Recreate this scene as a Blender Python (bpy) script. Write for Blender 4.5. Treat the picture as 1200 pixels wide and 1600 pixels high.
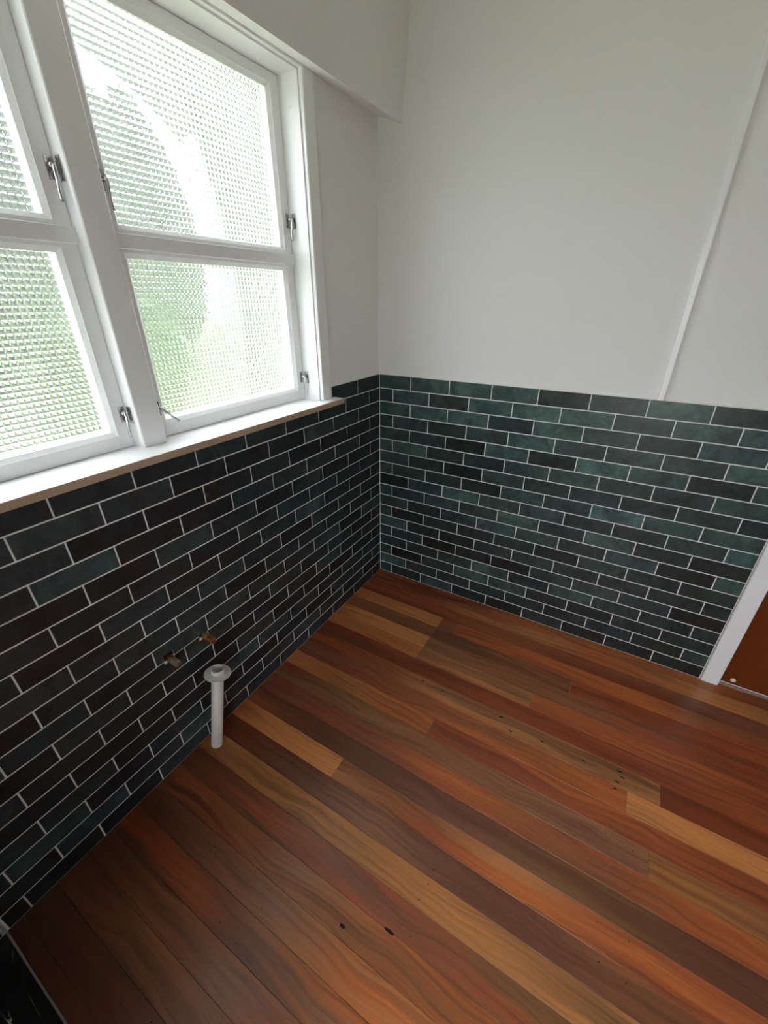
import bpy, bmesh, math, random
from mathutils import Vector, Matrix

# ------------------------------------------------------------------ scene, camera, world, light
scene = bpy.context.scene
for o in list(bpy.data.objects):
    bpy.data.objects.remove(o, do_unlink=True)
COL = scene.collection

YAW, PITCH, ROLL = -0.53279, -0.47573, -0.00039
F = Vector((math.sin(YAW)*math.cos(PITCH), math.cos(YAW)*math.cos(PITCH), math.sin(PITCH)))
R = Vector((math.cos(YAW), -math.sin(YAW), 0))
U = R.cross(F)
R2 = math.cos(ROLL)*R + math.sin(ROLL)*U
U2 = -math.sin(ROLL)*R + math.cos(ROLL)*U
cam_d = bpy.data.cameras.new('camera')
cam = bpy.data.objects.new('camera', cam_d)
COL.objects.link(cam)
cam_d.sensor_fit = 'HORIZONTAL'
cam_d.sensor_width = 36.0
cam_d.lens = 36.0*642.336/1200.0
cam_d.clip_start = 0.02
mw = Matrix((R2, U2, -F)).transposed().to_4x4()
mw.translation = Vector((1.13429, -1.87717, 1.54269))
cam.matrix_world = mw
scene.camera = cam

SKY = 1.0
SKY_HORIZON, SKY_ZENITH = 4.4, 13.2      # overcast sky, about three times brighter overhead
world = bpy.data.worlds.new('overcast_sky')
scene.world = world
world.use_nodes = True
wn = world.node_tree.nodes; wl = world.node_tree.links
wn.clear()
w_out = wn.new('ShaderNodeOutputWorld')
w_bg = wn.new('ShaderNodeBackground')
w_tc = wn.new('ShaderNodeTexCoord')
w_sep = wn.new('ShaderNodeSeparateXYZ')
w_map = wn.new('ShaderNodeMapRange')
w_mix = wn.new('ShaderNodeMix'); w_mix.data_type = 'RGBA'
w_map.inputs[1].default_value = 0.0; w_map.inputs[2].default_value = 1.0
w_mix.clamp_factor = True
w_mix.inputs[6].default_value = tuple(SKY_HORIZON*c for c in (0.93, 0.965, 1.04))+(1,)
w_mix.inputs[7].default_value = tuple(SKY_ZENITH*c for c in (0.93, 0.965, 1.04))+(1,)
wl.new(w_tc.outputs['Generated'], w_sep.inputs[0])
wl.new(w_sep.outputs[2], w_map.inputs[0])
wl.new(w_map.outputs[0], w_mix.inputs[0])
wl.new(w_mix.outputs[2], w_bg.inputs[0])
w_bg.inputs[1].default_value = SKY
wl.new(w_bg.outputs[0], w_out.inputs[0])

vs = scene.view_settings
vs.view_transform = 'Standard'
vs.look = 'None'
vs.gamma = 1.0
vs.use_curve_mapping = False
vs.exposure = 0.97
scene.cycles.use_denoising = True
scene.cycles.use_adaptive_sampling = True
scene.cycles.adaptive_threshold = 0.015
scene.cycles.max_bounces = 14
scene.cycles.diffuse_bounces = 7
scene.cycles.transmission_bounces = 12
scene.cycles.transparent_max_bounces = 16

random.seed(7)

# ------------------------------------------------------------------ helpers
def lin(r, g, b):
    f = lambda c: (c/12.92 if c <= .04045 else ((c+.055)/1.055)**2.4)
    return (f(r/255), f(g/255), f(b/255), 1.0)

class NT:
    """small helper around a material node tree"""
    def __init__(self, name):
        self.m = bpy.data.materials.new(name); self.m.use_nodes = True
        self.n = self.m.node_tree.nodes; self.l = self.m.node_tree.links
        self.n.clear()
        self.out = self.n.new('ShaderNodeOutputMaterial')
    def add(self, t, **kw):
        nd = self.n.new(t)
        for k, v in kw.items(): setattr(nd, k, v)
        return nd
    def link(self, a, b): self.l.new(a, b)
    def noise(self, vec, scale, detail=3, rough=.5, dist=0):
        nd = self.add('ShaderNodeTexNoise')
        nd.inputs['Scale'].default_value = scale; nd.inputs['Detail'].default_value = detail
        nd.inputs['Roughness'].default_value = rough; nd.inputs['Distortion'].default_value = dist
        if vec is not None: self.link(vec, nd.inputs['Vector'])
        return nd
    def ramp(self, fac, stops):
        nd = self.add('ShaderNodeValToRGB')
        el = nd.color_ramp.elements
        while len(el) < len(stops): el.new(0.5)
        for e, (p, c) in zip(el, stops):
            e.position = p; e.color = c if len(c) == 4 else (*c, 1)
        self.link(fac, nd.inputs[0]); return nd
    def mix(self, fac, a, b, mode='MIX'):
        nd = self.add('ShaderNodeMix', data_type='RGBA', blend_type=mode)
        for s, v in ((0, fac), (6, a), (7, b)):
            if hasattr(v, 'is_linked'): self.link(v, nd.inputs[s])
            else: nd.inputs[s].default_value = v
        return nd.outputs[2]
    def math(self, op, a, b=0.0, clamp=False):
        nd = self.add('ShaderNodeMath', operation=op, use_clamp=clamp)
        for s, v in ((0, a), (1, b)):
            if hasattr(v, 'is_linked'): self.link(v, nd.inputs[s])
            else: nd.inputs[s].default_value = v
        return nd.outputs[0]
    def mapping(self, vec, scale, loc=(0, 0, 0)):
        nd = self.add('ShaderNodeMapping')
        nd.inputs['Scale'].default_value = scale; nd.inputs['Location'].default_value = loc
        self.link(vec, nd.inputs['Vector']); return nd.outputs[0]
    def bsdf(self, color=None, rough=.5, metal=0., spec=.5, normal=None, coat=0.):
        nd = self.add('ShaderNodeBsdfPrincipled')
        if color is not None:
            if hasattr(color, 'is_linked'): self.link(color, nd.inputs['Base Color'])
            else: nd.inputs['Base Color'].default_value = color
        if hasattr(rough, 'is_linked'): self.link(rough, nd.inputs['Roughness'])
        else: nd.inputs['Roughness'].default_value = rough
        nd.inputs['Metallic'].default_value = metal
        nd.inputs['Specular IOR Level'].default_value = spec
        nd.inputs['Coat Weight'].default_value = coat
        if normal is not None: self.link(normal, nd.inputs['Normal'])
        self.link(nd.outputs[0], self.out.inputs[0]); return nd
    def bump(self, h, strength, dist=.001):
        nd = self.add('ShaderNodeBump'); nd.inputs['Strength'].default_value = strength
        nd.inputs['Distance'].default_value = dist
        self.link(h, nd.inputs['Height']); return nd.outputs[0]

def painted(name, col, rough=.5, mott=.03, bump=.15, bscale=350, spec=.4):
    t = NT(name); g = t.add('ShaderNodeNewGeometry')
    n1 = t.noise(g.outputs['Position'], 2.2, 3)
    a = tuple(c*(1-mott) for c in col[:3])+(1,); b = tuple(min(1, c*(1+mott)) for c in col[:3])+(1,)
    c = t.mix(n1.outputs[0], a, b)
    n2 = t.noise(g.outputs['Position'], bscale, 2)
    t.bsdf(c, rough, spec=spec, normal=t.bump(n2.outputs[0], bump, .0006)); return t.m

M = {}
M['wall'] = painted('wall_paint', (.835, .82, .805, 1), .55, .015, .10, 240)
M['ceiling'] = painted('ceiling_paint', (.84, .83, .81, 1), .7)
M['trim'] = painted('gloss_white_paint', (.90, .895, .90, 1), .28, .012, .05, 90, .5)
M['grout'] = painted('light_grout', (.78, .78, .77, 1), .9, .08, .4, 600, .2)
M['dirty_grout'] = painted('grey_floor_grout', (.30, .28, .26, 1), .9, .2, .4, 500, .2)
M['caulk'] = painted('white_caulk', (.80, .79, .77, 1), .45, .02, .1)
M['rawsill'] = painted('bare_timber_edge', lin(178, 152, 130), .65, .06, .3, 300)
M['pvc'] = painted('white_pvc', lin(214, 207, 198), .42, .04, .06, 60)
M['black'] = painted('dark_cavity', (.006, .006, .006, 1), .9)  # black that stands in for the shade inside holes
M['plug'] = painted('door_plug_plastic', lin(235, 215, 205), .4)

def metal(name, col, rough):
    t = NT(name); g = t.add('ShaderNodeNewGeometry')
    n1 = t.noise(g.outputs['Position'], 60, 3)
    r = t.math('MULTIPLY_ADD', n1.outputs[0], .2); r.node.inputs[2].default_value = rough
    t.bsdf(col, r, 1.0); return t.m
M['chrome'] = metal('polished_chrome', (.62, .61, .62, 1), .08)
M['copper'] = metal('aged_copper', lin(205, 130, 100), .28)
M['brass'] = metal('aged_brass', lin(200, 160, 95), .28)
M['alu'] = metal('aluminium_strip', lin(190, 180, 170), .35)

def tile_mat():
    t = NT('glazed_green_tile')
    oi = t.add('ShaderNodeObjectInfo'); g = t.add('ShaderNodeNewGeometry')
    tc = t.add('ShaderNodeTexCoord')
    off = t.add('ShaderNodeVectorMath', operation='SCALE')
    cmb = t.add('ShaderNodeCombineXYZ')
    for i, k in enumerate((37.0, 91.0, 53.0)):
        t.link(t.math('MULTIPLY', oi.outputs['Random'], k), cmb.inputs[i])
    ad = t.add('ShaderNodeVectorMath', operation='ADD')
    t.link(tc.outputs['Object'], ad.inputs[0]); t.link(cmb.outputs[0], ad.inputs[1])
    v = ad.outputs[0]
    n1 = t.noise(v, 11, 5, .65, .8)
    n2 = t.noise(v, 45, 4, .65, .3)
    f1 = t.ramp(n1.outputs[0], [(.30, (0, 0, 0)), (.72, (1, 1, 1))]).outputs[0]
    base = oi.outputs['Color']
    dark = t.mix(1.0, base, (.34, .37, .40, 1), 'MULTIPLY')
    lite = t.mix(1.0, base, (1.60, 1.70, 1.62, 1), 'MULTIPLY')
    c = t.mix(f1, dark, lite)
    f2 = t.ramp(n2.outputs[0], [(.52, (0, 0, 0)), (.80, (1, 1, 1))]).outputs[0]
    c = t.mix(t.math('MULTIPLY', f2, .38), c, t.mix(1.0, c, (2.6, 2.7, 2.6, 1), 'MULTIPLY'))
    nb = t.noise(v, 26, 2)
    rr = t.math('MULTIPLY_ADD', n1.outputs[0], .16); rr.node.inputs[2].default_value = .27
    t.bsdf(c, rr, spec=.5, normal=t.bump(nb.outputs[0], .20, .002)); return t.m
M['tile'] = tile_mat()

def wood_mat():
    t = NT('varnished_hardwood')
    g = t.add('ShaderNodeNewGeometry')
    a = t.add('ShaderNodeAttribute', attribute_name='col_a')
    b = t.add('ShaderNodeAttribute', attribute_name='col_b')
    s = t.add('ShaderNodeAttribute', attribute_name='seed')     # x,y,z offsets, alpha unused
    ad = t.add('ShaderNodeVectorMath', operation='ADD')
    t.link(g.outputs['Position'], ad.inputs[0]); t.link(s.outputs['Vector'], ad.inputs[1])
    v = ad.outputs[0]
    # slow wander so the figure is not dead straight
    wob = t.noise(t.mapping(v, (1.6, 2.0, 1)), 1.6, 2)
    wv = t.add('ShaderNodeCombineXYZ')
    t.link(t.math('MULTIPLY', t.math('SUBTRACT', wob.outputs[0], .5), .10), wv.inputs[1])
    ad2 = t.add('ShaderNodeVectorMath', operation='ADD')
    t.link(v, ad2.inputs[0]); t.link(wv.outputs[0], ad2.inputs[1])
    band = t.noise(t.mapping(ad2.outputs[0], (1.2, 22, 1)), 1.0, 3, .55)
    streak = t.noise(t.mapping(ad2.outputs[0], (2.2, 85, 1)), 1.0, 4, .6)
    grain = t.noise(t.mapping(ad2.outputs[0], (9, 420, 1)), 1.0, 3, .7)
    f = t.ramp(band.outputs[0], [(.40, (0, 0, 0)), (.60, (1, 1, 1))]).outputs[0]
    c = t.mix(f, a.outputs['Color'], b.outputs['Color'])
    fs = t.ramp(streak.outputs[0], [(.50, (0, 0, 0)), (.72, (1, 1, 1))]).outputs[0]
    c = t.mix(t.math('MULTIPLY', fs, .55), c, (.045, .016, .009, 1))
    fl = t.ramp(streak.outputs[0], [(.24, (1, 1, 1)), (.42, (0, 0, 0))]).outputs[0]
    c = t.mix(t.math('MULTIPLY', fl, .28), c, t.mix(1.0, c, (1.9, 1.75, 1.6, 1), 'MULTIPLY'))
    gm = t.ramp(grain.outputs[0], [(.3, (.86, .85, .84)), (.7, (1.1, 1.1, 1.1))]).outputs[0]
    c = t.mix(1.0, c, gm, 'MULTIPLY')
    rn = t.noise(g.outputs['Position'], 7, 3)
    rr = t.math('MULTIPLY_ADD', rn.outputs[0], .14); rr.node.inputs[2].default_value = .27
    t.bsdf(c, rr, spec=.45, normal=t.bump(grain.outputs[0], .05, .0006)); return t.m
M['wood'] = wood_mat()
M['nail'] = painted('dark_nail_hole', (.012, .007, .005, 1), .8)

def door_mat():
    t = NT('varnished_veneer'); g = t.add('ShaderNodeNewGeometry')
    n = t.noise(t.mapping(g.outputs['Position'], (14, 14, 1.6)), 1.0, 5, .6, .8)
    n2 = t.noise(t.mapping(g.outputs['Position'], (220, 220, 5)), 1.0, 3, .6)
    c = t.mix(n.outputs[0], lin(96, 40, 10), lin(128, 60, 18))
    c = t.mix(t.math('MULTIPLY', n2.outputs[0], .25), c, lin(70, 28, 9))
    t.bsdf(c, .33, spec=.45); return t.m
M['door'] = door_mat()

def marble_mat():
    t = NT('black_marble'); g = t.add('ShaderNodeNewGeometry')
    m = t.mapping(g.outputs['Position'], (3.0, 26, 26))
    n = t.noise(m, 1.0, 4, .55, 1.2)
    d = t.math('ABSOLUTE', t.math('SUBTRACT', n.outputs[0], .5))
    v1 = t.ramp(d, [(0.0, (1, 1, 1)), (.018, (0, 0, 0))]).outputs[0]
    msk = t.noise(t.mapping(g.outputs['Position'], (9, 9, 9)), 1.0, 2)
    mk = t.ramp(msk.outputs[0], [(.48, (0, 0, 0)), (.62, (1, 1, 1))]).outputs[0]
    c = t.mix(t.math('MULTIPLY', v1, mk), (.010, .011, .011, 1), (.55, .55, .53, 1))
    t.bsdf(c, .25, spec=.5); return t.m
M['marble'] = marble_mat()

def glass_mat():
    t = NT('patterned_glass')
    gl = t.add('ShaderNodeBsdfGlass'); gl.inputs['IOR'].default_value = 1.48
    gl.inputs['Roughness'].default_value = .03
    gl.inputs['Color'].default_value = (.97, .99, .975, 1)
    tr = t.add('ShaderNodeBsdfTransparent'); tr.inputs[0].default_value = (.96, .985, .97, 1)
    mx = t.add('ShaderNodeMixShader'); mx.inputs[0].default_value = .08
    t.link(gl.outputs[0], mx.inputs[1]); t.link(tr.outputs[0], mx.inputs[2])
    t.link(mx.outputs[0], t.out.inputs[0]); return t.m
M['glass'] = glass_mat()
def clear_mat():
    t = NT('clear_window_glass')
    gl = t.add('ShaderNodeBsdfGlossy'); gl.inputs['Roughness'].default_value = .02
    tr = t.add('ShaderNodeBsdfTransparent'); tr.inputs[0].default_value = (.97, .985, .98, 1)
    fr = t.add('ShaderNodeFresnel'); fr.inputs[0].default_value = 1.35
    mx = t.add('ShaderNodeMixShader'); t.link(fr.outputs[0], mx.inputs[0])
    t.link(tr.outputs[0], mx.inputs[1]); t.link(gl.outputs[0], mx.inputs[2])
    t.link(mx.outputs[0], t.out.inputs[0]); return t.m
M['clear_glass'] = clear_mat()

def leaf_mat(name, c1, c2):
    t = NT(name); g = t.add('ShaderNodeNewGeometry')
    n = t.noise(g.outputs['Position'], 6, 4)
    t.bsdf(t.mix(n.outputs[0], c1, c2), .6); return t.m
M['lawn'] = leaf_mat('lawn_grass', lin(112, 114, 92), lin(150, 150, 126))
M['leaf'] = leaf_mat('shrub_leaves', (.07, .105, .05, 1), (.15, .20, .11, 1))
M['tree_leaf'] = leaf_mat('tree_leaves', (.10, .115, .095, 1), (.19, .205, .18, 1))
M['bark'] = painted('shrub_bark', lin(90, 72, 55), .8)
M['weather'] = painted('weatherboard_paint', lin(205, 205, 200), .6)

# ------------------------------------------------------------------ mesh helpers
def box_bm(bm, lo, hi, bev=0.0):
    x0, y0, z0 = lo; x1, y1, z1 = hi
    vs_ = [bm.verts.new(p) for p in ((x0, y0, z0), (x1, y0, z0), (x1, y1, z0), (x0, y1, z0),
                                     (x0, y0, z1), (x1, y0, z1), (x1, y1, z1), (x0, y1, z1))]
    fs = [bm.faces.new([vs_[i] for i in q]) for q in ((3, 2, 1, 0), (4, 5, 6, 7), (0, 1, 5, 4), (1, 2, 6, 5), (2, 3, 7, 6), (3, 0, 4, 7))]
    if bev > 0:
        es = list({e for f in fs for e in f.edges})
        bmesh.ops.bevel(bm, geom=es, offset=bev, segments=1, affect='EDGES', profile=.5)

def to_obj(name, bm, mat, parent=None, smooth=False, loc=None):
    me = bpy.data.meshes.new(name)
    bmesh.ops.recalc_face_normals(bm, faces=bm.faces[:])
    bm.to_mesh(me); bm.free()
    if mat is not None: me.materials.append(mat)
    if smooth:
        for p in me.polygons: p.use_smooth = True
    o = bpy.data.objects.new(name, me); COL.objects.link(o)
    if loc is not None: o.location = loc
    if parent is not None: o.parent = parent
    return o

def boxes(name, lst, mat, parent=None, bev=0.0):
    bm = bmesh.new()
    for lo, hi in lst: box_bm(bm, lo, hi, bev)
    return to_obj(name, bm, mat, parent)

def cyl_bm(bm, p0, p1, r0, r1=None, seg=24, cap=True):
    r1 = r0 if r1 is None else r1
    p0 = Vector(p0); p1 = Vector(p1); d = (p1-p0).normalized()
    a = d.orthogonal().normalized(); b = d.cross(a)
    rings = []
    for p, r in ((p0, r0), (p1, r1)):
        rings.append([bm.verts.new(p + r*(math.cos(2*math.pi*i/seg)*a + math.sin(2*math.pi*i/seg)*b)) for i in range(seg)])
    for i in range(seg):
        bm.faces.new((rings[0][i], rings[0][(i+1) % seg], rings[1][(i+1) % seg], rings[1][i]))
    if cap:
        bm.faces.new(rings[0]); bm.faces.new(rings[1])

def lathe_bm(bm, base, axis, prof, seg=40):
    base = Vector(base); d = Vector(axis).normalized(); a = d.orthogonal().normalized(); b = d.cross(a)
    rings = [[bm.verts.new(base + d*h + r*(math.cos(2*math.pi*i/seg)*a + math.sin(2*math.pi*i/seg)*b)) for i in range(seg)] for r, h in prof]
    for k in range(len(rings)-1):
        for i in range(seg):
            bm.faces.new((rings[k][i], rings[k][(i+1) % seg], rings[k+1][(i+1) % seg], rings[k+1][i]))
    return rings

def tube_bm(bm, pts, rad, seg=10):
    pts = [Vector(p) for p in pts]; rings = []
    for i, p in enumerate(pts):
        d = (pts[min(i+1, len(pts)-1)] - pts[max(i-1, 0)]).normalized()
        a = d.cross(Vector((0.3, 1, 0.1))).normalized(); b = d.cross(a)
        r = rad[i] if isinstance(rad, (list, tuple)) else rad
        rings.append([bm.verts.new(p + r*(math.cos(2*math.pi*k/seg)*a + math.sin(2*math.pi*k/seg)*b)) for k in range(seg)])
    for i in range(len(rings)-1):
        for k in range(seg):
            bm.faces.new((rings[i][k], rings[i][(k+1) % seg], rings[i+1][(k+1) % seg], rings[i+1][k]))
    bm.faces.new(rings[0]); bm.faces.new(rings[-1])

def empty(name, loc=(0, 0, 0), parent=None):
    o = bpy.data.objects.new(name, None); COL.objects.link(o); o.location = loc
    o.empty_display_size = .05
    if parent is not None: o.parent = parent
    return o

def structure(o, label=None, cat=None):
    o['kind'] = 'structure'
    if label: o['label'] = label
    if cat: o['category'] = cat
    return o

def tag(o, label, cat, group=None):
    o['label'] = label; o['category'] = cat
    if group: o['group'] = group
    return o

# ------------------------------------------------------------------ dimensions
P = 0.067            # tile row pitch
ROWS = 18
TOP = P*ROWS         # top of the dado tiles
W = 0.2040           # tile length pitch
TL, TH = 0.2002, 0.0638
PL = 0.0085          # plaster face sits behind the tile face
RX, RY, CEIL = 2.75, -2.95, 2.62
SILL_Z = 1.164
Y_J0, Y_J1 = -1.940, -0.482     # window opening (jamb faces)
M0, M1 = -1.2445, -1.1735       # mullion
SX = -0.088                     # sash face
GX = -0.100                     # glass face
Y_END = -1.992                  # end of the timber floor and of the tiling
HEAD = 2.187

# ------------------------------------------------------------------ room shell
wall_left = boxes('wall_left', [
    ((-.14, RY, -.05), (-PL, .0085, 1.140)),
    ((-.14, RY, HEAD+.0155), (-PL, .0085, CEIL)),
    ((-.14, Y_J1+.0225, 1.140), (-PL, .0085, HEAD+.0155)),
    ((-.14, RY, 1.140), (-PL, Y_J0-.0225, HEAD+.0155))], M['wall'])
structure(wall_left, 'white wall with tiled dado below the window', 'wall')
wall_back = boxes('wall_back', [
    ((-.14, PL, -.05), (1.772, .12, CEIL)),
    ((1.772, PL, 2.05), (2.57, .12, CEIL)),
    ((2.57, PL, -.05), (RX+.12, .12, CEIL))], M['wall'])
structure(wall_back, 'white wall over a green tiled dado beside the door', 'wall')
wall_right = structure(boxes('wall_right', [((RX, RY, -.05), (RX+.12, PL, CEIL))], M['wall']), 'white painted wall right of the door', 'wall')
RW = (1.00, 1.75, .40, 1.95)      # window in the wall behind the viewer, out of the frame
wall_rear = structure(boxes('wall_rear', [
    ((-.14, RY-.12, -.05), (RX+.12, RY, RW[2])), ((-.14, RY-.12, RW[3]), (RX+.12, RY, CEIL)),
    ((-.14, RY-.12, RW[2]), (RW[0], RY, RW[3])), ((RW[1], RY-.12, RW[2]), (RX+.12, RY, RW[3]))], M['wall']), 'white painted wall behind the viewer', 'wall')
ceiling = structure(boxes('ceiling', [((-.14, RY-.12, CEIL), (RX+.12, .12, CEIL+.1))], M['ceiling']), 'flat white ceiling over the room', 'ceiling')

# ------------------------------------------------------------------ tiles
_tile_cache = {}
def tile_mesh(length, height, wall):
    key = (round(length, 4), round(height, 4), wall)
    if key in _tile_cache: return _tile_cache[key]
    bm = bmesh.new()
    l, h, t, b = length/2, height/2, .0075, .0009
    pts_back = [(-l, -h), (l, -h), (l, h), (-l, h)]
    pts_front = [(-l+b, -h+b), (l-b, -h+b), (l-b, h-b), (-l+b, h-b)]
    def P3(u, v, d):   # u along the wall, v up, d out of the wall
        return (d, u, v) if wall == 'L' else (u, -d, v)
    r0 = [bm.verts.new(P3(u, v, -t)) for u, v in pts_back]
    r1 = [bm.verts.new(P3(u, v, -b)) for u, v in pts_back]
    r2 = [bm.verts.new(P3(u, v, 0)) for u, v in pts_front]
    for a, c in ((r0, r1), (r1, r2)):
        for i in range(4): bm.faces.new((a[i], a[(i+1) % 4], c[(i+1) % 4], c[i]))
    bm.faces.new(r2); bm.faces.new(r0)
    bmesh.ops.recalc_face_normals(bm, faces=bm.faces[:])
    me = bpy.data.meshes.new('tile'); bm.to_mesh(me); bm.free()
    me.materials.append(M['tile'])
    _tile_cache[key] = me
    return me

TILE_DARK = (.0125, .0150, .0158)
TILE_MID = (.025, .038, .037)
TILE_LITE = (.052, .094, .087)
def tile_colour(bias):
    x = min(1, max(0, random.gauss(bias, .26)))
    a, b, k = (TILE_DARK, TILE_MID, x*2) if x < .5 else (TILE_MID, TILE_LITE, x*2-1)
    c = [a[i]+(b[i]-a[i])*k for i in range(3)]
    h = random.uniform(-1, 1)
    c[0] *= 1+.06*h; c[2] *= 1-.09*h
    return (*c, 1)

def place_tile(wall, parent, u0, u1, z0, z1, col):
    """u0..u1 along the wall (distance from the corner), z0..z1 height"""
    me = tile_mesh(u1-u0, z1-z0, wall)
    o = bpy.data.objects.new('tile', me); COL.objects.link(o)
    uc, zc = (u0+u1)/2, (z0+z1)/2
    o.location = (0, -uc, zc) if wall == 'L' else (uc, 0, zc)
    o.parent = parent; o.color = col
    return o

# pipe stub positions on the left wall (distance from corner, height)
STUBS = [(1.378, .472), (1.243, .463)]
BACK_HINT = {(0, 1): .85, (0, 2): .8, (0, 3): .9, (0, 5): .55, (0, 6): .95, (0, 7): .3, (1, 3): .9, (1, 5): .9, (1, 2): .45, (1, 6): .55,
             (2, 2): .95, (2, 4): .95, (2, 5): .6, (2, 6): .25, (3, 3): .55, (3, 4): .9, (3, 5): .6, (4, 4): .12, (4, 5): .98, (4, 3): .8,
             (4, 6): .75, (4, 7): .2, (5, 5): .75, (5, 4): .7, (5, 6): .6, (6, 4): .4, (7, 3): .05, (6, 3): .6, (7, 4): .7, (7, 7): .8, (8, 5): .25,
             (11, 0): .7, (13, 0): .6, (15, 3): .8}
def tiling(wall, parent, first, u_max, joints_gap=.0021):
    g = joints_gap
    for r in range(ROWS):
        z1 = TOP - r*P - (.0 if r == 0 else g); z0 = TOP - (r+1)*P + g
        off = first if r % 2 == 0 else first - W/2
        edges = [0.0]
        k = 0
        while off + k*W < u_max - .012:
            edges.append(off + k*W); k += 1
        edges.append(u_max)
        for i in range(len(edges)-1):
            a = edges[i] + (g if i else .0022); b = edges[i+1] - g
            if wall == 'L':
                col = tile_colour(.24); col = (col[0]*1.02, col[1]*.93, col[2]*1.06, 1)  # left wall's low light put into the colour: darker, bluer tiles
                if r == 0:
                    if a > .417: continue
                    b = min(b, .4165)
                # notch the tiles round the two water pipes
                hit = [s for s in STUBS if a < s[0]+.02 and b > s[0]-.02 and z0 < s[1]+.022 and z1 > s[1]-.012]
                if hit:
                    s = hit[0]; n0, n1 = s[0]-.019, s[0]+.019; h0, h1 = s[1]-.012, s[1]+.022
                    bm = bmesh.new()
                    rects = []
                    if n0 > a: rects.append((a, min(n0, b), z0, z1))
                    if n1 < b: rects.append((max(n1, a), b, z0, z1))
                    c0, c1 = max(a, n0), min(b, n1)
                    if h1 < z1: rects.append((c0, c1, h1, z1))
                    if h0 > z0: rects.append((c0, c1, z0, h0))
                    for (q0, q1, w0, w1) in rects: box_bm(bm, (-.0075, -q1, w0), (0, -q0, w1))
                    bmesh.ops.remove_doubles(bm, verts=bm.verts[:], dist=1e-5)
                    o = to_obj('tile', bm, M['tile'], parent); o.color = col
                    continue
            else:
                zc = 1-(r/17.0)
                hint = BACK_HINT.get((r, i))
                col = tile_colour(.30+.36*zc) if hint is None else tile_colour(-1)  # upper rows' sheen and lower rows' dimness put into the tile colour
                if hint is not None:
                    x = hint
                    A, B, kk = (TILE_DARK, TILE_MID, x*2) if x < .5 else (TILE_MID, TILE_LITE, x*2-1)
                    col = tuple(A[j]+(B[j]-A[j])*kk for j in range(3))+(1,)
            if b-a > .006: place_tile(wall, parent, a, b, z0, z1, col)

tiling('L', wall_left, .1992, -Y_END - .004)
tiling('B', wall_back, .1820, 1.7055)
boxes('grout', [((-.0084, Y_END, 0), (-.0011, -.0005, TOP-P)), ((-.0084, -.417, TOP-P), (-.0011, -.0005, TOP))], M['grout'], wall_left)
boxes('grout', [((-.001, .0011, 0), (1.7065, .0084, TOP))], M['grout'], wall_back)
boxes('caulk_line', [((-.0084, -.4165, TOP), (-.0006, 0, TOP+.0030))], M['caulk'], wall_left)
boxes('caulk_line', [((0, .0006, TOP), (1.709, .0084, TOP+.0030))], M['caulk'], wall_back)
boxes('tile_edge_strip', [((-.0075, Y_END-.006, 0), (.0006, Y_END+.001, 1.140))], M['dirty_grout'], wall_left)
boxes('tile_edge_strip', [((1.7065, -.0005, 0), (1.7090, .008, TOP))], M['alu'], wall_back)
# black stone on the wall past the end of the tiling
for k in range(3):
    y1 = Y_END-.012-k*.302
    for j in range(4):
        boxes('stone_panel', [((-.0084, y1-.30, .002+j*.285), (0, y1, j*.285+.283))], M['marble'], wall_left)

# ------------------------------------------------------------------ floor
floor = structure(boxes('floor', [((-.14, RY-.1, -.06), (RX+.1, .12, -.0185))], M['nail']), 'varnished mixed hardwood strip floor with pale patched boards', 'floor')
def board(x0, x1, y0, y1, stops):
    """one floorboard; its colour pair may drift along the length: stops = [(x, light, dark), ...]"""
    g = .0004; nx = max(1, round((x1-x0)/.12))
    bm = bmesh.new(); b = .0005
    prof = [(y1+g, -.018), (y1+g, -b), (y1+g+b, 0), (y0-g-b, 0), (y0-g, -b), (y0-g, -.018)]
    rows = []
    for i in range(nx+1):
        x = x0+g+(x1-x0-2*g)*i/nx
        rows.append([bm.verts.new((x, y, z)) for y, z in prof])
    for i in range(nx):
        for k in range(6): bm.faces.new((rows[i][k], rows[i][(k+1) % 6], rows[i+1][(k+1) % 6], rows[i+1][k]))
    bm.faces.new(rows[0]); bm.faces.new(rows[-1])
    o = to_obj('floorboard', bm, M['wood'], floor)
    me = o.data
    sd = (random.uniform(-40, 40), random.uniform(-40, 40), random.uniform(-40, 40), 1)
    def at_x(x, c):
        if x <= stops[0][0]: return stops[0][c]
        for p, q_ in zip(stops, stops[1:]):
            if x <= q_[0]:
                t = (x-p[0])/(q_[0]-p[0]); t = t*t*(3-2*t)
                return tuple(p[c][k]+(q_[c][k]-p[c][k])*t for k in range(3))
        return stops[-1][c]
    A = me.attributes.new('col_a', 'FLOAT_COLOR', 'POINT'); B = me.attributes.new('col_b', 'FLOAT_COLOR', 'POINT')
    S = me.attributes.new('seed', 'FLOAT_COLOR', 'POINT')
    for v in me.vertices:
        A.data[v.index].color = lin(*sc(at_x(v.co.x, 1))); B.data[v.index].color = lin(*sc(at_x(v.co.x, 2))); S.data[v.index].color = sd
    return o
def sc(c, k=1.40, blend=.20):
    avg = (106, 62, 38)
    return tuple(min(255, (v*(1-blend)+a*blend)*k) for v, a in zip(c, avg))
RED, DRED, TAN, BROWN = (112, 56, 32), (84, 36, 20), (140, 92, 54), (98, 60, 36)
GREY, DARK, ORNG, PALE = (104, 72, 50), (66, 40, 28), (136, 74, 36), (152, 100, 60)
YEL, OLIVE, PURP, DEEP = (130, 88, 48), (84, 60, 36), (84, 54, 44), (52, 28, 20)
XR = RX+.06
PATCH = (160, 104, 58)
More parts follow.
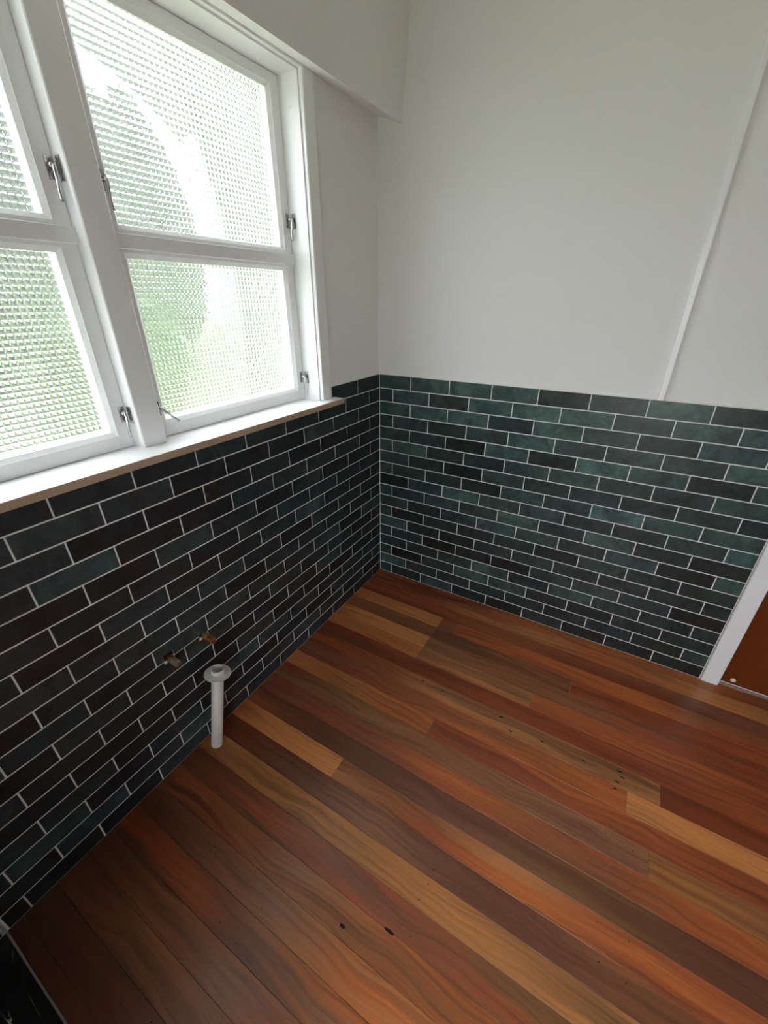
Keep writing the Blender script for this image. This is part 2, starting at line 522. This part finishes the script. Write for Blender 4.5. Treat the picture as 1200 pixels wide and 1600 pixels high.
BOARDS = {
 -3: [(0, XR, [(.45, RED, DRED), (.95, ORNG, BROWN), (1.7, ORNG, BROWN), (1.95, BROWN, DRED)])],
 -2: [(0, XR, [(.42, RED, DRED), (.62, TAN, BROWN), (1.0, TAN, BROWN), (1.3, ORNG, BROWN), (1.75, TAN, YEL), (2.3, OLIVE, BROWN)])],
 -1: [(0, XR, [(.5, RED, DRED), (.95, BROWN, RED), (1.4, BROWN, DRED), (1.9, PURP, DRED)])],
 0: [(0, .5335, [(.02, RED, TAN), (.06, PALE, TAN), (.5, PALE, PALE)]), (.5335, .620, [(0, RED, PURP)]), (.620, XR, [(.7, RED, ORNG), (1.1, ORNG, RED), (1.5, ORNG, ORNG), (1.75, RED, BROWN)])],
 1: [(0, .533, [(0, RED, BROWN), (.25, BROWN, OLIVE)]), (.533, 1.205, [(0, BROWN, DARK)]), (1.205, XR, [(1.25, DRED, RED), (1.9, RED, DRED)])],
 2: [(0, .5315, [(.03, ORNG, TAN), (.10, PALE, PALE), (.5, PALE, PATCH)]), (.5315, XR, [(.6, GREY, OLIVE), (1.1, BROWN, GREY), (1.5, PURP, RED), (1.9, RED, DRED)])],
 3: [(0, .5295, [(0, ORNG, TAN), (.4, TAN, ORNG)]), (.5295, 1.068, [(0, TAN, GREY)]), (1.068, XR, [(1.1, ORNG, RED), (1.6, RED, ORNG), (2, DRED, RED)])],
 4: [(0, XR, [(0, DRED, DARK), (.7, RED, DRED), (1.6, DRED, RED), (2, ORNG, RED)])],
 5: [(0, 1.548, [(.1, DRED, RED), (.45, BROWN, RED), (.65, TAN, GREY), (1.5, TAN, OLIVE)]), (1.548, XR, [(1.55, DRED, DRED), (2, DRED, RED)])],
 6: [(0, 1.448, [(.05, DRED, PURP), (.5, RED, BROWN), (.9, BROWN, ORNG), (1.4, ORNG, RED)]), (1.448, XR, [(1.45, PATCH, PALE)])],
 7: [(0, .745, [(.03, ORNG, TAN), (.3, YEL, BROWN), (.6, ORNG, BROWN)]), (.745, XR, [(.8, RED, DRED), (1.4, ORNG, RED), (1.9, DRED, RED)])],
 8: [(0, 1.515, [(.05, PURP, DRED), (.35, GREY, OLIVE), (.9, GREY, BROWN), (1.45, GREY, PURP)]), (1.515, XR, [(1.55, YEL, BROWN), (2, BROWN, OLIVE)])],
 9: [(0, XR, [(.05, DRED, PURP), (.5, PURP, RED), (.9, RED, ORNG), (1.3, RED, BROWN), (1.8, ORNG, RED)])],
 10: [(0, XR, [(.02, DARK, RED), (.4, DEEP, DARK), (.9, PURP, DARK), (1.4, OLIVE, DARK), (1.8, DEEP, DARK)])],
 11: [(0, .5165, [(.03, RED, ORNG), (.10, RED, PATCH), (.14, PALE, PALE), (.5, PATCH, PALE)]), (.5165, XR, [(.56, TAN, BROWN), (.85, RED, BROWN), (1.15, ORNG, TAN), (1.5, ORNG, RED)])],
 12: [(0, XR, [(.02, DEEP, DRED), (.4, PURP, DARK), (.7, GREY, PURP), (1.2, PURP, DARK), (1.6, BROWN, DARK)])],
 13: [(0, XR, [(.04, YEL, BROWN), (.4, YEL, OLIVE), (1.0, YEL, TAN), (1.6, TAN, OLIVE)])],
 14: [(0, XR, [(.03, DARK, DRED), (.4, RED, DARK), (.8, PURP, RED), (1.3, RED, OLIVE)])],
 15: [(0, XR, [(.03, DEEP, RED), (.35, DRED, BROWN), (.6, GREY, BROWN), (1.0, ORNG, BROWN), (1.4, RED, ORNG)])],
 16: [(0, XR, [(.05, DEEP, DARK), (.4, BROWN, PURP), (.6, GREY, BROWN), (.9, ORNG, TAN), (1.3, TAN, RED)])],  # this and later boards: dim near-left corner painted in as darker wood
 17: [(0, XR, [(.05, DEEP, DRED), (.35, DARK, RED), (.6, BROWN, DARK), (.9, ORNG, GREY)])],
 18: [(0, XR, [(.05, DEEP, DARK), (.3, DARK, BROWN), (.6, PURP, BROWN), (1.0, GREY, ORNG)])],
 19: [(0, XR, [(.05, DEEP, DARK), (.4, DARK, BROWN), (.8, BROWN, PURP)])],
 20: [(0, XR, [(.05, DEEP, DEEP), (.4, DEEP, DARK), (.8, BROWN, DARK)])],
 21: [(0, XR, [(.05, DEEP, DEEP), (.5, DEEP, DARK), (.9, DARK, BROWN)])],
}
B0, BP = .222, .0825
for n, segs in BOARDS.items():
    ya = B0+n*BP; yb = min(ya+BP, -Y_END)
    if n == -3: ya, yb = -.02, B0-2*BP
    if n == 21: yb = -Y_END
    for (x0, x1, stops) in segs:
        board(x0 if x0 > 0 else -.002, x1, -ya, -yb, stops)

# nail holes, borer marks and two knots: too small to pick apart one by one
bm = bmesh.new()
def spot(x, y, rx, ry=None):
    ry = ry or rx
    vs_ = [bm.verts.new((x+rx*math.cos(t*math.pi/4), y+ry*math.sin(t*math.pi/4), .00022)) for t in range(8)]
    bm.faces.new(vs_)
for xn in (.50, .555, .95, 1.40, 1.47, 1.85):
    for n in range(-2, 21):
        yc = -(B0+n*BP)
        for q in (.022, .060):
            if random.random() < .34:
                spot(xn+random.uniform(-.012, .012), yc-q+random.uniform(-.006, .006), random.uniform(.0012, .0026), random.uniform(.0010, .0018))
for x, y, a, b in ((.787, -1.516, .009, .0045), (.9037, -1.4593, .017, .0042), (.98, -.656, .009, .004), (1.03, -.70, .007, .0035), (1.15, -.68, .007, .0035), (.62, -.655, .006, .003), (.72, -.66, .006, .003), (1.30, -.68, .006, .003),
                   (1.42, -.655, .010, .003), (1.43, -.675, .008, .003), (1.415, -.70, .009, .003), (1.41, -.73, .007, .003)):
    spot(x, y, a, b)
nails = to_obj('nail_hole', bm, M['nail'], floor); nails['kind'] = 'stuff'

# black marble floor past the timber
for k in range(5):
    boxes('marble_tile', [((k*.60+.002, Y_END-.60, -.016), (k*.60+.598, Y_END-.0045, .0005))], M['marble'], floor)
    boxes('marble_tile', [((k*.60+.002, RY, -.016), (k*.60+.598, Y_END-.604, .0005))], M['marble'], floor)
boxes('floor_joint', [((0, RY, -.017), (RX, Y_END, -.0008)), ((0, Y_END-.0040, -.017), (RX, Y_END-.0010, .0006))], M['dirty_grout'], floor)

# ------------------------------------------------------------------ boxed beam over the window, batten on the back wall
bm = bmesh.new()
sec = [(-PL, 2.2045), (.104, 2.1625), (.1475, CEIL), (-PL, CEIL)]
rings = [[bm.verts.new((x, y, z)) for x, z in sec] for y in (PL, RY)]
for i in range(4): bm.faces.new((rings[0][i], rings[0][(i+1) % 4], rings[1][(i+1) % 4], rings[1][i]))
bm.faces.new(rings[0]); bm.faces.new(rings[1])
structure(to_obj('trim_1', bm, M['wall']), 'white boxed beam running above the window', 'beam')
structure(boxes('trim_2', [((1.2245, -.0040, TOP+.003), (1.2425, .0086, CEIL))], M['trim']), 'thin vertical white cover strip on the plain wall', 'trim')

# ------------------------------------------------------------------ window
win = structure(empty('window_1', (0, (Y_J0+Y_J1)/2, SILL_Z)), 'white timber casement window with four patterned glass sashes', 'window')
def wpart(o):
    o.matrix_parent_inverse = win.matrix_basis.inverted(); o.parent = win; return o
win_inv = Matrix.Translation((0, -(Y_J0+Y_J1)/2, -SILL_Z))
def wbox(name, lst, mat, bev=.0): 
    o = boxes(name, lst, mat, None, bev); o.parent = win; o.matrix_parent_inverse = win_inv; return o
wbox('jamb_lining', [((-.15, Y_J1, SILL_Z-.03), (-.0065, Y_J1+.022, HEAD+.015))], M['trim'])
wbox('jamb_lining', [((-.15, Y_J0-.022, SILL_Z-.03), (-.0065, Y_J0, HEAD+.015))], M['trim'])
wbox('head_lining', [((-.15, Y_J0, HEAD), (-.0065, Y_J1, HEAD+.015))], M['trim'])
wbox('architrave', [((-PL, -.4765, SILL_Z-.002), (.0100, -.4185, 2.2044))], M['trim'], .0030)
wbox('architrave', [((-PL, -2.0035, SILL_Z-.002), (.0100, -1.9455, 2.2044))], M['trim'], .0030)
wbox('head_architrave', [((-PL, -1.9455, HEAD+.0045), (.0090, -.4765, 2.2044))], M['trim'])
wbox('mullion', [((-.15, M0, SILL_Z-.002), (-.040, M1, HEAD))], M['trim'], .0025)
for (a, b) in ((Y_J0, M0), (M1, Y_J1)):
    wbox('transom', [((-.15, a-.0005, 1.6610), (-.0775, b+.0005, 1.6955))], M['trim'], .0015)
# sill: a board whose front edge is not quite parallel with the wall, bare timber nosing
bm = bmesh.new()
ya, yb = -2.035, -.388
top = [(-.15, ya, 1.1645), (.041, ya, 1.1645), (.0535, yb, 1.1610), (.0, yb, 1.1610), (.0, Y_J1+.02, 1.1612), (-.15, Y_J1+.02, 1.1612)]
r1 = [bm.verts.new(p) for p in top]; r0 = [bm.verts.new((x, y, z-.0212)) for x, y, z in top]
for i in range(6): bm.faces.new((r0[i], r0[(i+1) % 6], r1[(i+1) % 6], r1[i]))
bm.faces.new(r1); bm.faces.new(r0)
sill = to_obj('sill', bm, M['trim']); sill.parent = win; sill.matrix_parent_inverse = win_inv
bm = bmesh.new()
q = [(.041, ya), (.0535, yb), (.0548, yb), (.0423, ya)]
zz = [1.1645, 1.1610, 1.1610, 1.1645]
r1 = [bm.verts.new((x, y, z-.0008)) for (x, y), z in zip(q, zz)]; r0 = [bm.verts.new((x, y, z-.0212)) for (x, y), z in zip(q, zz)]
for i in range(4): bm.faces.new((r0[i], r0[(i+1) % 4], r1[(i+1) % 4], r1[i]))
bm.faces.new(r1); bm.faces.new(r0)
nos = to_obj('bare_nosing', bm, M['rawsill'], sill); nos['label'] = 'bare timber front edge'

CELL = .0140
def pane_mesh(y0, y1, z0, z1):
    """glass pane: flat outside, inside pressed into small square cushions"""
    ny = max(1, round((y1-y0)/CELL)); nz = max(1, round((z1-z0)/CELL))
    prof = [0.0, .04, .12, .28, .5, .72, .88, .96]
    HG = .0042
    hgt = lambda t: HG*(1-abs(2*t-1)**2.1)
    ys = [y0+(y1-y0)*(i+t)/ny for i in range(ny) for t in prof]+[y1]
    ty = [t for i in range(ny) for t in prof]+[0.0]
    zs = [z0+(z1-z0)*(i+t)/nz for i in range(nz) for t in prof]+[z1]
    tz = [t for i in range(nz) for t in prof]+[0.0]
    verts, faces = [], []
    for j in range(len(zs)):
        for i in range(len(ys)):
            h = min(hgt(ty[i]), hgt(tz[j]))*.5 + .5*hgt(ty[i])*hgt(tz[j])/HG
            verts.append((GX - HG + h, ys[i], zs[j]))
    nyv = len(ys)
    for j in range(len(zs)-1):
        for i in range(nyv-1):
            a = j*nyv+i; faces.append((a, a+1, a+nyv+1, a+nyv))
    n0 = len(verts); bx = GX-.0085
    verts += [(bx, y0, z0), (bx, y1, z0), (bx, y1, z1), (bx, y0, z1)]
    faces.append((n0+3, n0+2, n0+1, n0))
    nzv = len(zs)
    bot = [i for i in range(nyv)]; topr = [(nzv-1)*nyv+i for i in range(nyv)]
    lef = [j*nyv for j in range(nzv)]; rig = [j*nyv+nyv-1 for j in range(nzv)]
    faces.append(tuple([n0, n0+1]+bot[::-1])); faces.append(tuple([n0+2, n0+3]+topr))
    faces.append(tuple([n0+3, n0]+lef)); faces.append(tuple([n0+1, n0+2]+rig[::-1]))
    me = bpy.data.meshes.new('pane'); me.from_pydata(verts, [], faces); me.update()
    me.materials.append(M['glass'])
    for p in me.polygons[:(nyv-1)*(nzv-1)]: p.use_smooth = True
    return me

def ring_bm(bm, out, inn, x_out, x_in, back):
    """rectangular frame face sloping from x_out at the outer rectangle to x_in at the inner one, with a back"""
    def rect(r, x): 
        y0, y1, z0, z1 = r
        return [bm.verts.new((x, y, z)) for y, z in ((y0, z0), (y1, z0), (y1, z1), (y0, z1))]
    A, B = rect(out, x_out), rect(inn, x_in); C, D = rect(out, back), rect(inn, back)
    for p, q_ in ((A, B), (B, D), (D, C), (C, A)):
        for i in range(4): bm.faces.new((p[i], p[(i+1) % 4], q_[(i+1) % 4], q_[i]))

def sash(y0, y1, z0, z1, bo):
    """bo: outer rectangle of the glazing bead"""
    bm = bmesh.new()
    ring_bm(bm, (y0, y1, z0, z1), bo, SX, SX, -.128)
    s = to_obj('sash', bm, M['trim']); s.parent = win; s.matrix_parent_inverse = win_inv
    gl = (bo[0]+.011, bo[1]-.011, bo[2]+.0115, bo[3]-.0115)
    bm = bmesh.new(); ring_bm(bm, bo, gl, SX-.0012, GX+.0008, -.128)
    b = to_obj('glazing_bead', bm, M['trim'], s)
    p = bpy.data.objects.new('pane', pane_mesh(gl[0]-.001, gl[1]+.001, gl[2]-.001, gl[3]+.001)); COL.objects.link(p)
    p.parent = s
    p['label'] = 'clear glass pressed in small squares'
    return s
ST = .0385
for (a, b) in ((Y_J0+.0012, M0-.0012), (M1+.0012, Y_J1-.0015)):
    sash(a, b, 1.684, HEAD-.0015, (a+ST-.001, b-ST+.001, 1.7050, 2.1600))
    sash(a, b, 1.1650, 1.672, (a+ST-.001, b-ST+.001, 1.2010, 1.6535))

def latch(y_sash, y_side, zc, side, swing=0.0):
    """side=+1: meeting jamb or mullion lies towards +y"""
    y = y_sash
    L = empty('latch', (0, 0, 0)); L.parent = win; L.matrix_parent_inverse = win_inv
    boxes('back_plate', [((SX-.001, y-.008, zc-.022), (SX+.0026, y+.008, zc+.022))], M['chrome'], L, .001)
    bm = bmesh.new()
    box_bm(bm, (SX+.012, min(y_side, y_side-side*.0026), zc-.025), (SX+.030, max(y_side, y_side-side*.0026), zc+.022), .0008)
    box_bm(bm, (SX+.011, min(y_side, y_side-side*.009), zc-.004), (SX+.020, max(y_side, y_side-side*.009), zc+.010), .0008)
    to_obj('keeper_plate', bm, M['chrome'], L)
    bm = bmesh.new()
    cyl_bm(bm, (SX+.002, y, zc+.004), (SX+.020, y, zc+.004), .0068, .0056, 16)
    box_bm(bm, (SX+.010, min(y, y+side*.013), zc), (SX+.016, max(y, y+side*.013), zc+.009), .001)
    cs, sn = math.cos(swing), math.sin(swing)
    pts = []
    for d, ox in ((-.004, .018), (.010, .022), (.026, .021), (.042, .0185), (.058, .0195), (.066, .0215)):
        pts.append((SX+ox, y - side*(.004*(d/.066))*1.0 - side*sn*d, zc+.004-d*cs))
    tube_bm(bm, pts, [.0055, .0052, .0042, .0036, .0036, .0042], 10)
    h = to_obj('handle', bm, M['chrome'], L, True)
    bm = bmesh.new()
    for dz in (-.016, .017): cyl_bm(bm, (SX+.0022, y, zc+dz), (SX+.0036, y, zc+dz), .0028, .0022, 10)
    to_obj('screw', bm, M['chrome'], L)
    return L
for z_ in (1.803, 1.257):
    latch(M0-.012, M0, z_, +1)
    latch(Y_J1-.012, Y_J1, z_-.004, +1)
latch(M1+.026, M1, 1.800, -1, -.06)
latch(M1+.022, M1, 1.251, -1, .75)

# screw in the right jamb near the head
bm = bmesh.new(); cyl_bm(bm, (-.045, Y_J1, 2.105), (-.045, Y_J1-.002, 2.105), .0048, .0040, 14)
o = to_obj('screw', bm, M['trim']); o.parent = win; o.matrix_parent_inverse = win_inv

# second window, in the wall behind the viewer
xm = (RW[0]+RW[1])/2
win2 = structure(empty('window_2', (xm, RY, RW[2])), 'white framed window in the wall behind the viewer', 'window')
w2inv = Matrix.Translation((-xm, -RY, -RW[2]))
for nm, lst, mt in (('frame', [((RW[0], RY-.10, RW[2]), (RW[0]+.05, RY+.012, RW[3])), ((RW[1]-.05, RY-.10, RW[2]), (RW[1], RY+.012, RW[3])),
                           ((RW[0]+.05, RY-.10, RW[3]-.05), (RW[1]-.05, RY+.012, RW[3]))], 'trim'),
                ('sill', [((RW[0], RY-.10, RW[2]-.02), (RW[1], RY+.012, RW[2]+.03))], 'trim'),
                ('mullion', [((xm-.025, RY-.09, RW[2]+.03), (xm+.025, RY-.02, RW[3]-.05))], 'trim'),
                ('pane', [((RW[0]+.05, RY-.055, RW[2]+.03), (xm-.025, RY-.05, RW[3]-.05))], 'clear_glass'),
                ('pane', [((xm+.025, RY-.055, RW[2]+.03), (RW[1]-.05, RY-.05, RW[3]-.05))], 'clear_glass')):
    o = boxes(nm, lst, M[mt]); o.parent = win2; o.matrix_parent_inverse = w2inv

# ------------------------------------------------------------------ door
door = structure(empty('door_1', (2.17, .02, 0)), 'varnished orange brown flush door in white frame', 'door')
dinv = Matrix.Translation((-2.17, -.02, 0))
def dpart(o): o.parent = door; o.matrix_parent_inverse = dinv; return o
dpart(boxes('door_leaf', [((1.7790, .0200, .0125), (2.560, .058, 2.035))], M['door'], None, .001))
dpart(boxes('architrave', [((1.7092, -.0100, 0), (1.7725, .0086, 2.12))], M['trim'], None, .003))
dpart(boxes('architrave', [((2.5675, -.0100, 0), (2.6310, .0086, 2.12))], M['trim'], None, .003))
dpart(boxes('head_architrave', [((1.7725, -.0100, 2.050), (2.5675, .0086, 2.12))], M['trim'], None, .003))
dpart(boxes('door_jamb', [((1.7720, .0087, 0), (1.7765, .12, 2.045))], M['trim']))
dpart(boxes('door_jamb', [((2.5625, .0087, 0), (2.5700, .12, 2.045))], M['trim']))
dpart(boxes('threshold_strip', [((1.7768, .0085, -.001), (2.562, .0235, .0085))], M['alu'], None, .002))
bm = bmesh.new()
lathe_bm(bm, (1.8210, .0200, .0370), (0, -1, 0), [(.0098, 0), (.0098, .003), (.0080, .0052), (.0042, .0052), (.0034, .0030), (.0001, .0030)], 24)
dpart(to_obj('door_plug', bm, M['plug'], None, False))

# ------------------------------------------------------------------ plumbing
base = Vector((.056, -1.3345, .001)); topc = Vector((.0740, -1.2705, .339))
ax = (topc-base).normalized(); H = (topc-base).length
wp = tag(empty('waste_pipe', base), 'white plastic waste pipe with round flange standing up from the floor by the tiled wall', 'pipe')
winv = Matrix.Translation(-base)
def pp(o): o.parent = wp; o.matrix_parent_inverse = winv; return o
bm = bmesh.new()
lathe_bm(bm, base, ax, [(.0215, 0), (.0215, H-.004), (.0197, H-.004), (.0197, 0)])
pp(to_obj('pipe', bm, M['pvc'], None, True))
bm = bmesh.new()
lathe_bm(bm, base, ax, [(.0220, H-.006), (.0455, H-.005), (.0468, H-.003), (.0464, H-.0012), (.0260, H+.002), (.0228, H+.004), (.0226, H+.018), (.0220, H+.0190), (.0202, H+.0190), (.0196, H+.0180), (.0196, H-.006), (.0220, H-.006)])
o = pp(to_obj('flange', bm, M['pvc'], None, True))
md = o.modifiers.new('edge', 'EDGE_SPLIT'); md.split_angle = math.radians(35)
bm = bmesh.new(); cyl_bm(bm, base+ax*(H-.06), base+ax*(H-.058), .0196, .0196, 24)  # black disc set in the pipe in place of shade down the bore
pp(to_obj('pipe_bore', bm, M['black']))

def stub(u, z, label, L_, mat1, mat2, tip):
    y = -u
    s = tag(empty('water_pipe_stub', (0, y, z)), label, 'pipe', 'water pipe stubs in the tiled wall')
    inv = Matrix.Translation((0, -y, -z))
    def sp(o): o.parent = s; o.matrix_parent_inverse = inv; return o
    bm = bmesh.new(); box_bm(bm, (-.0075, y-.018, z-.0115), (-.0009, y+.018, z+.0215))  # black plate in the notch gives the shade of an open hole
    sp(to_obj('wall_hole', bm, M['black']))
    bm = bmesh.new()
    box_bm(bm, (-.004, y-.020, z-.0130), (.0012, y-.012, z-.0020)); box_bm(bm, (-.004, y-.020, z-.0130), (.0010, y+.004, z-.0095))
    box_bm(bm, (-.004, y+.013, z-.004), (.0014, y+.019, z+.004))
    sp(to_obj('grout_smear', bm, M['grout']))
    bm = bmesh.new(); cyl_bm(bm, (-.0008, y, z), (L_*.45, y, z-.001), .0088, .0088, 20)
    sp(to_obj('pipe', bm, mat1, None, False))
    bm = bmesh.new(); cyl_bm(bm, (.005, y, z), (.017, y, z), .0138, .0138, 6); cyl_bm(bm, (.017, y, z), (.022, y, z), .0118, .0100, 20)
    sp(to_obj('nut', bm, M['brass']))
    bm = bmesh.new()
    lathe_bm(bm, (L_*.45, y, z-.001), (1, 0, -.12), [(.0001, -.001), (.0088, -.001), (.0116, .002), (.0116, L_*.55-.003), (.0104, L_*.55), (.0072, L_*.55), (.0066, L_*.30), (.0001, L_*.30)], 20)
    sp(to_obj('pipe_end', bm, tip))
    return s
stub(*STUBS[0], 'short brass water pipe stub with grey end, farther from the corner', .045, M['brass'], M['brass'], M['alu'])
stub(*STUBS[1], 'short copper water pipe stub above the white waste pipe', .055, M['copper'], M['brass'], M['copper'])

# ------------------------------------------------------------------ outside, seen only through the patterned glass
ground = structure(boxes('ground', [((-30, -30, -.75), (30, 30, -.60))], M['lawn']), 'pale green lawn outside the window', 'lawn')
def shrub(x, y, r, h, label, seed, ls=1.0, grp='shrubs outside the window'):
    rnd = random.Random(seed)
    s = tag(empty('shrub' if ls == 1.0 else 'tree', (x, y, -.60)), label, 'shrub' if ls == 1.0 else 'tree', grp)
    bm = bmesh.new()
    for k in range(900 if ls == 1.0 else int(1200*r*r)):
        t = rnd.random(); a = rnd.random()*math.tau; el = math.acos(2*rnd.random()-1)
        rr = (.35+.65*rnd.random()**.5)
        c = Vector((r*rr*math.sin(el)*math.cos(a), r*rr*math.sin(el)*math.sin(a), h*.55+h*.45*rr*math.cos(el)))
        d1 = Vector((rnd.gauss(0, 1), rnd.gauss(0, 1), rnd.gauss(0, .6))).normalized(); d2 = d1.orthogonal().normalized()
        l, w = ls*rnd.uniform(.10, .18), ls*rnd.uniform(.04, .07)
        vs_ = [bm.verts.new(c+p) for p in (-d1*l, -d2*w, d1*l, d2*w)]
        bm.faces.new(vs_)
    f = to_obj('foliage', bm, M['leaf'] if ls == 1.0 else M['tree_leaf'], s); f['kind'] = 'stuff'
    bm = bmesh.new(); tube_bm(bm, [(0, 0, -.02), (.03, .02, h*.3), (-.02, .03, h*.6)], [.05, .04, .02], 8)
    to_obj('stem', bm, M['bark'], s)
structure(boxes('trim_3', [((-.48, -3.6, 2.50), (-.145, .5, 2.53)), ((-.51, -3.6, 2.46), (-.48, .5, 2.60))], M['weather']), 'painted roof eave outside above the window', 'eave')
# added tree belt, tall and dense to screen the bright sky from the panes
FRONT = ['nearer belt tree farthest left, blurred outside the left panes', 'nearer belt tree blurred outside behind the mullion', 'nearer belt tree blurred outside the right panes', 'nearer belt tree farthest right, outside past the right panes']
BACK = ['farther belt tree showing left of the mullion, behind the nearer trees', 'farther belt tree filling the gap outside the right panes', 'farther belt tree farthest right, outside by the edge of the panes']
for x, ys_, words, r in ((-5.4, (-2.7, 1.05, 4.8, 8.55), FRONT, 1.46), (-9.6, (-.2, 5.8, 11.8), BACK, 2.3)):
    for k, y in enumerate(ys_):
        dist = math.hypot(x-1.134, y+1.877)
        shrub(x, y, r, 2.1+.46*dist, words[k], 20+k+int(7*r), 2.1, 'trees in the belt outside the window')
shrub(-2.4, .55, .62, 2.35, 'green shrub seen blurred through the lower right pane beside the mullion', 3)
shrub(-2.9, 2.4, .7, 2.2, 'green shrub seen blurred through the lower right pane nearest the corner', 5)

print('objects', len(bpy.data.objects))
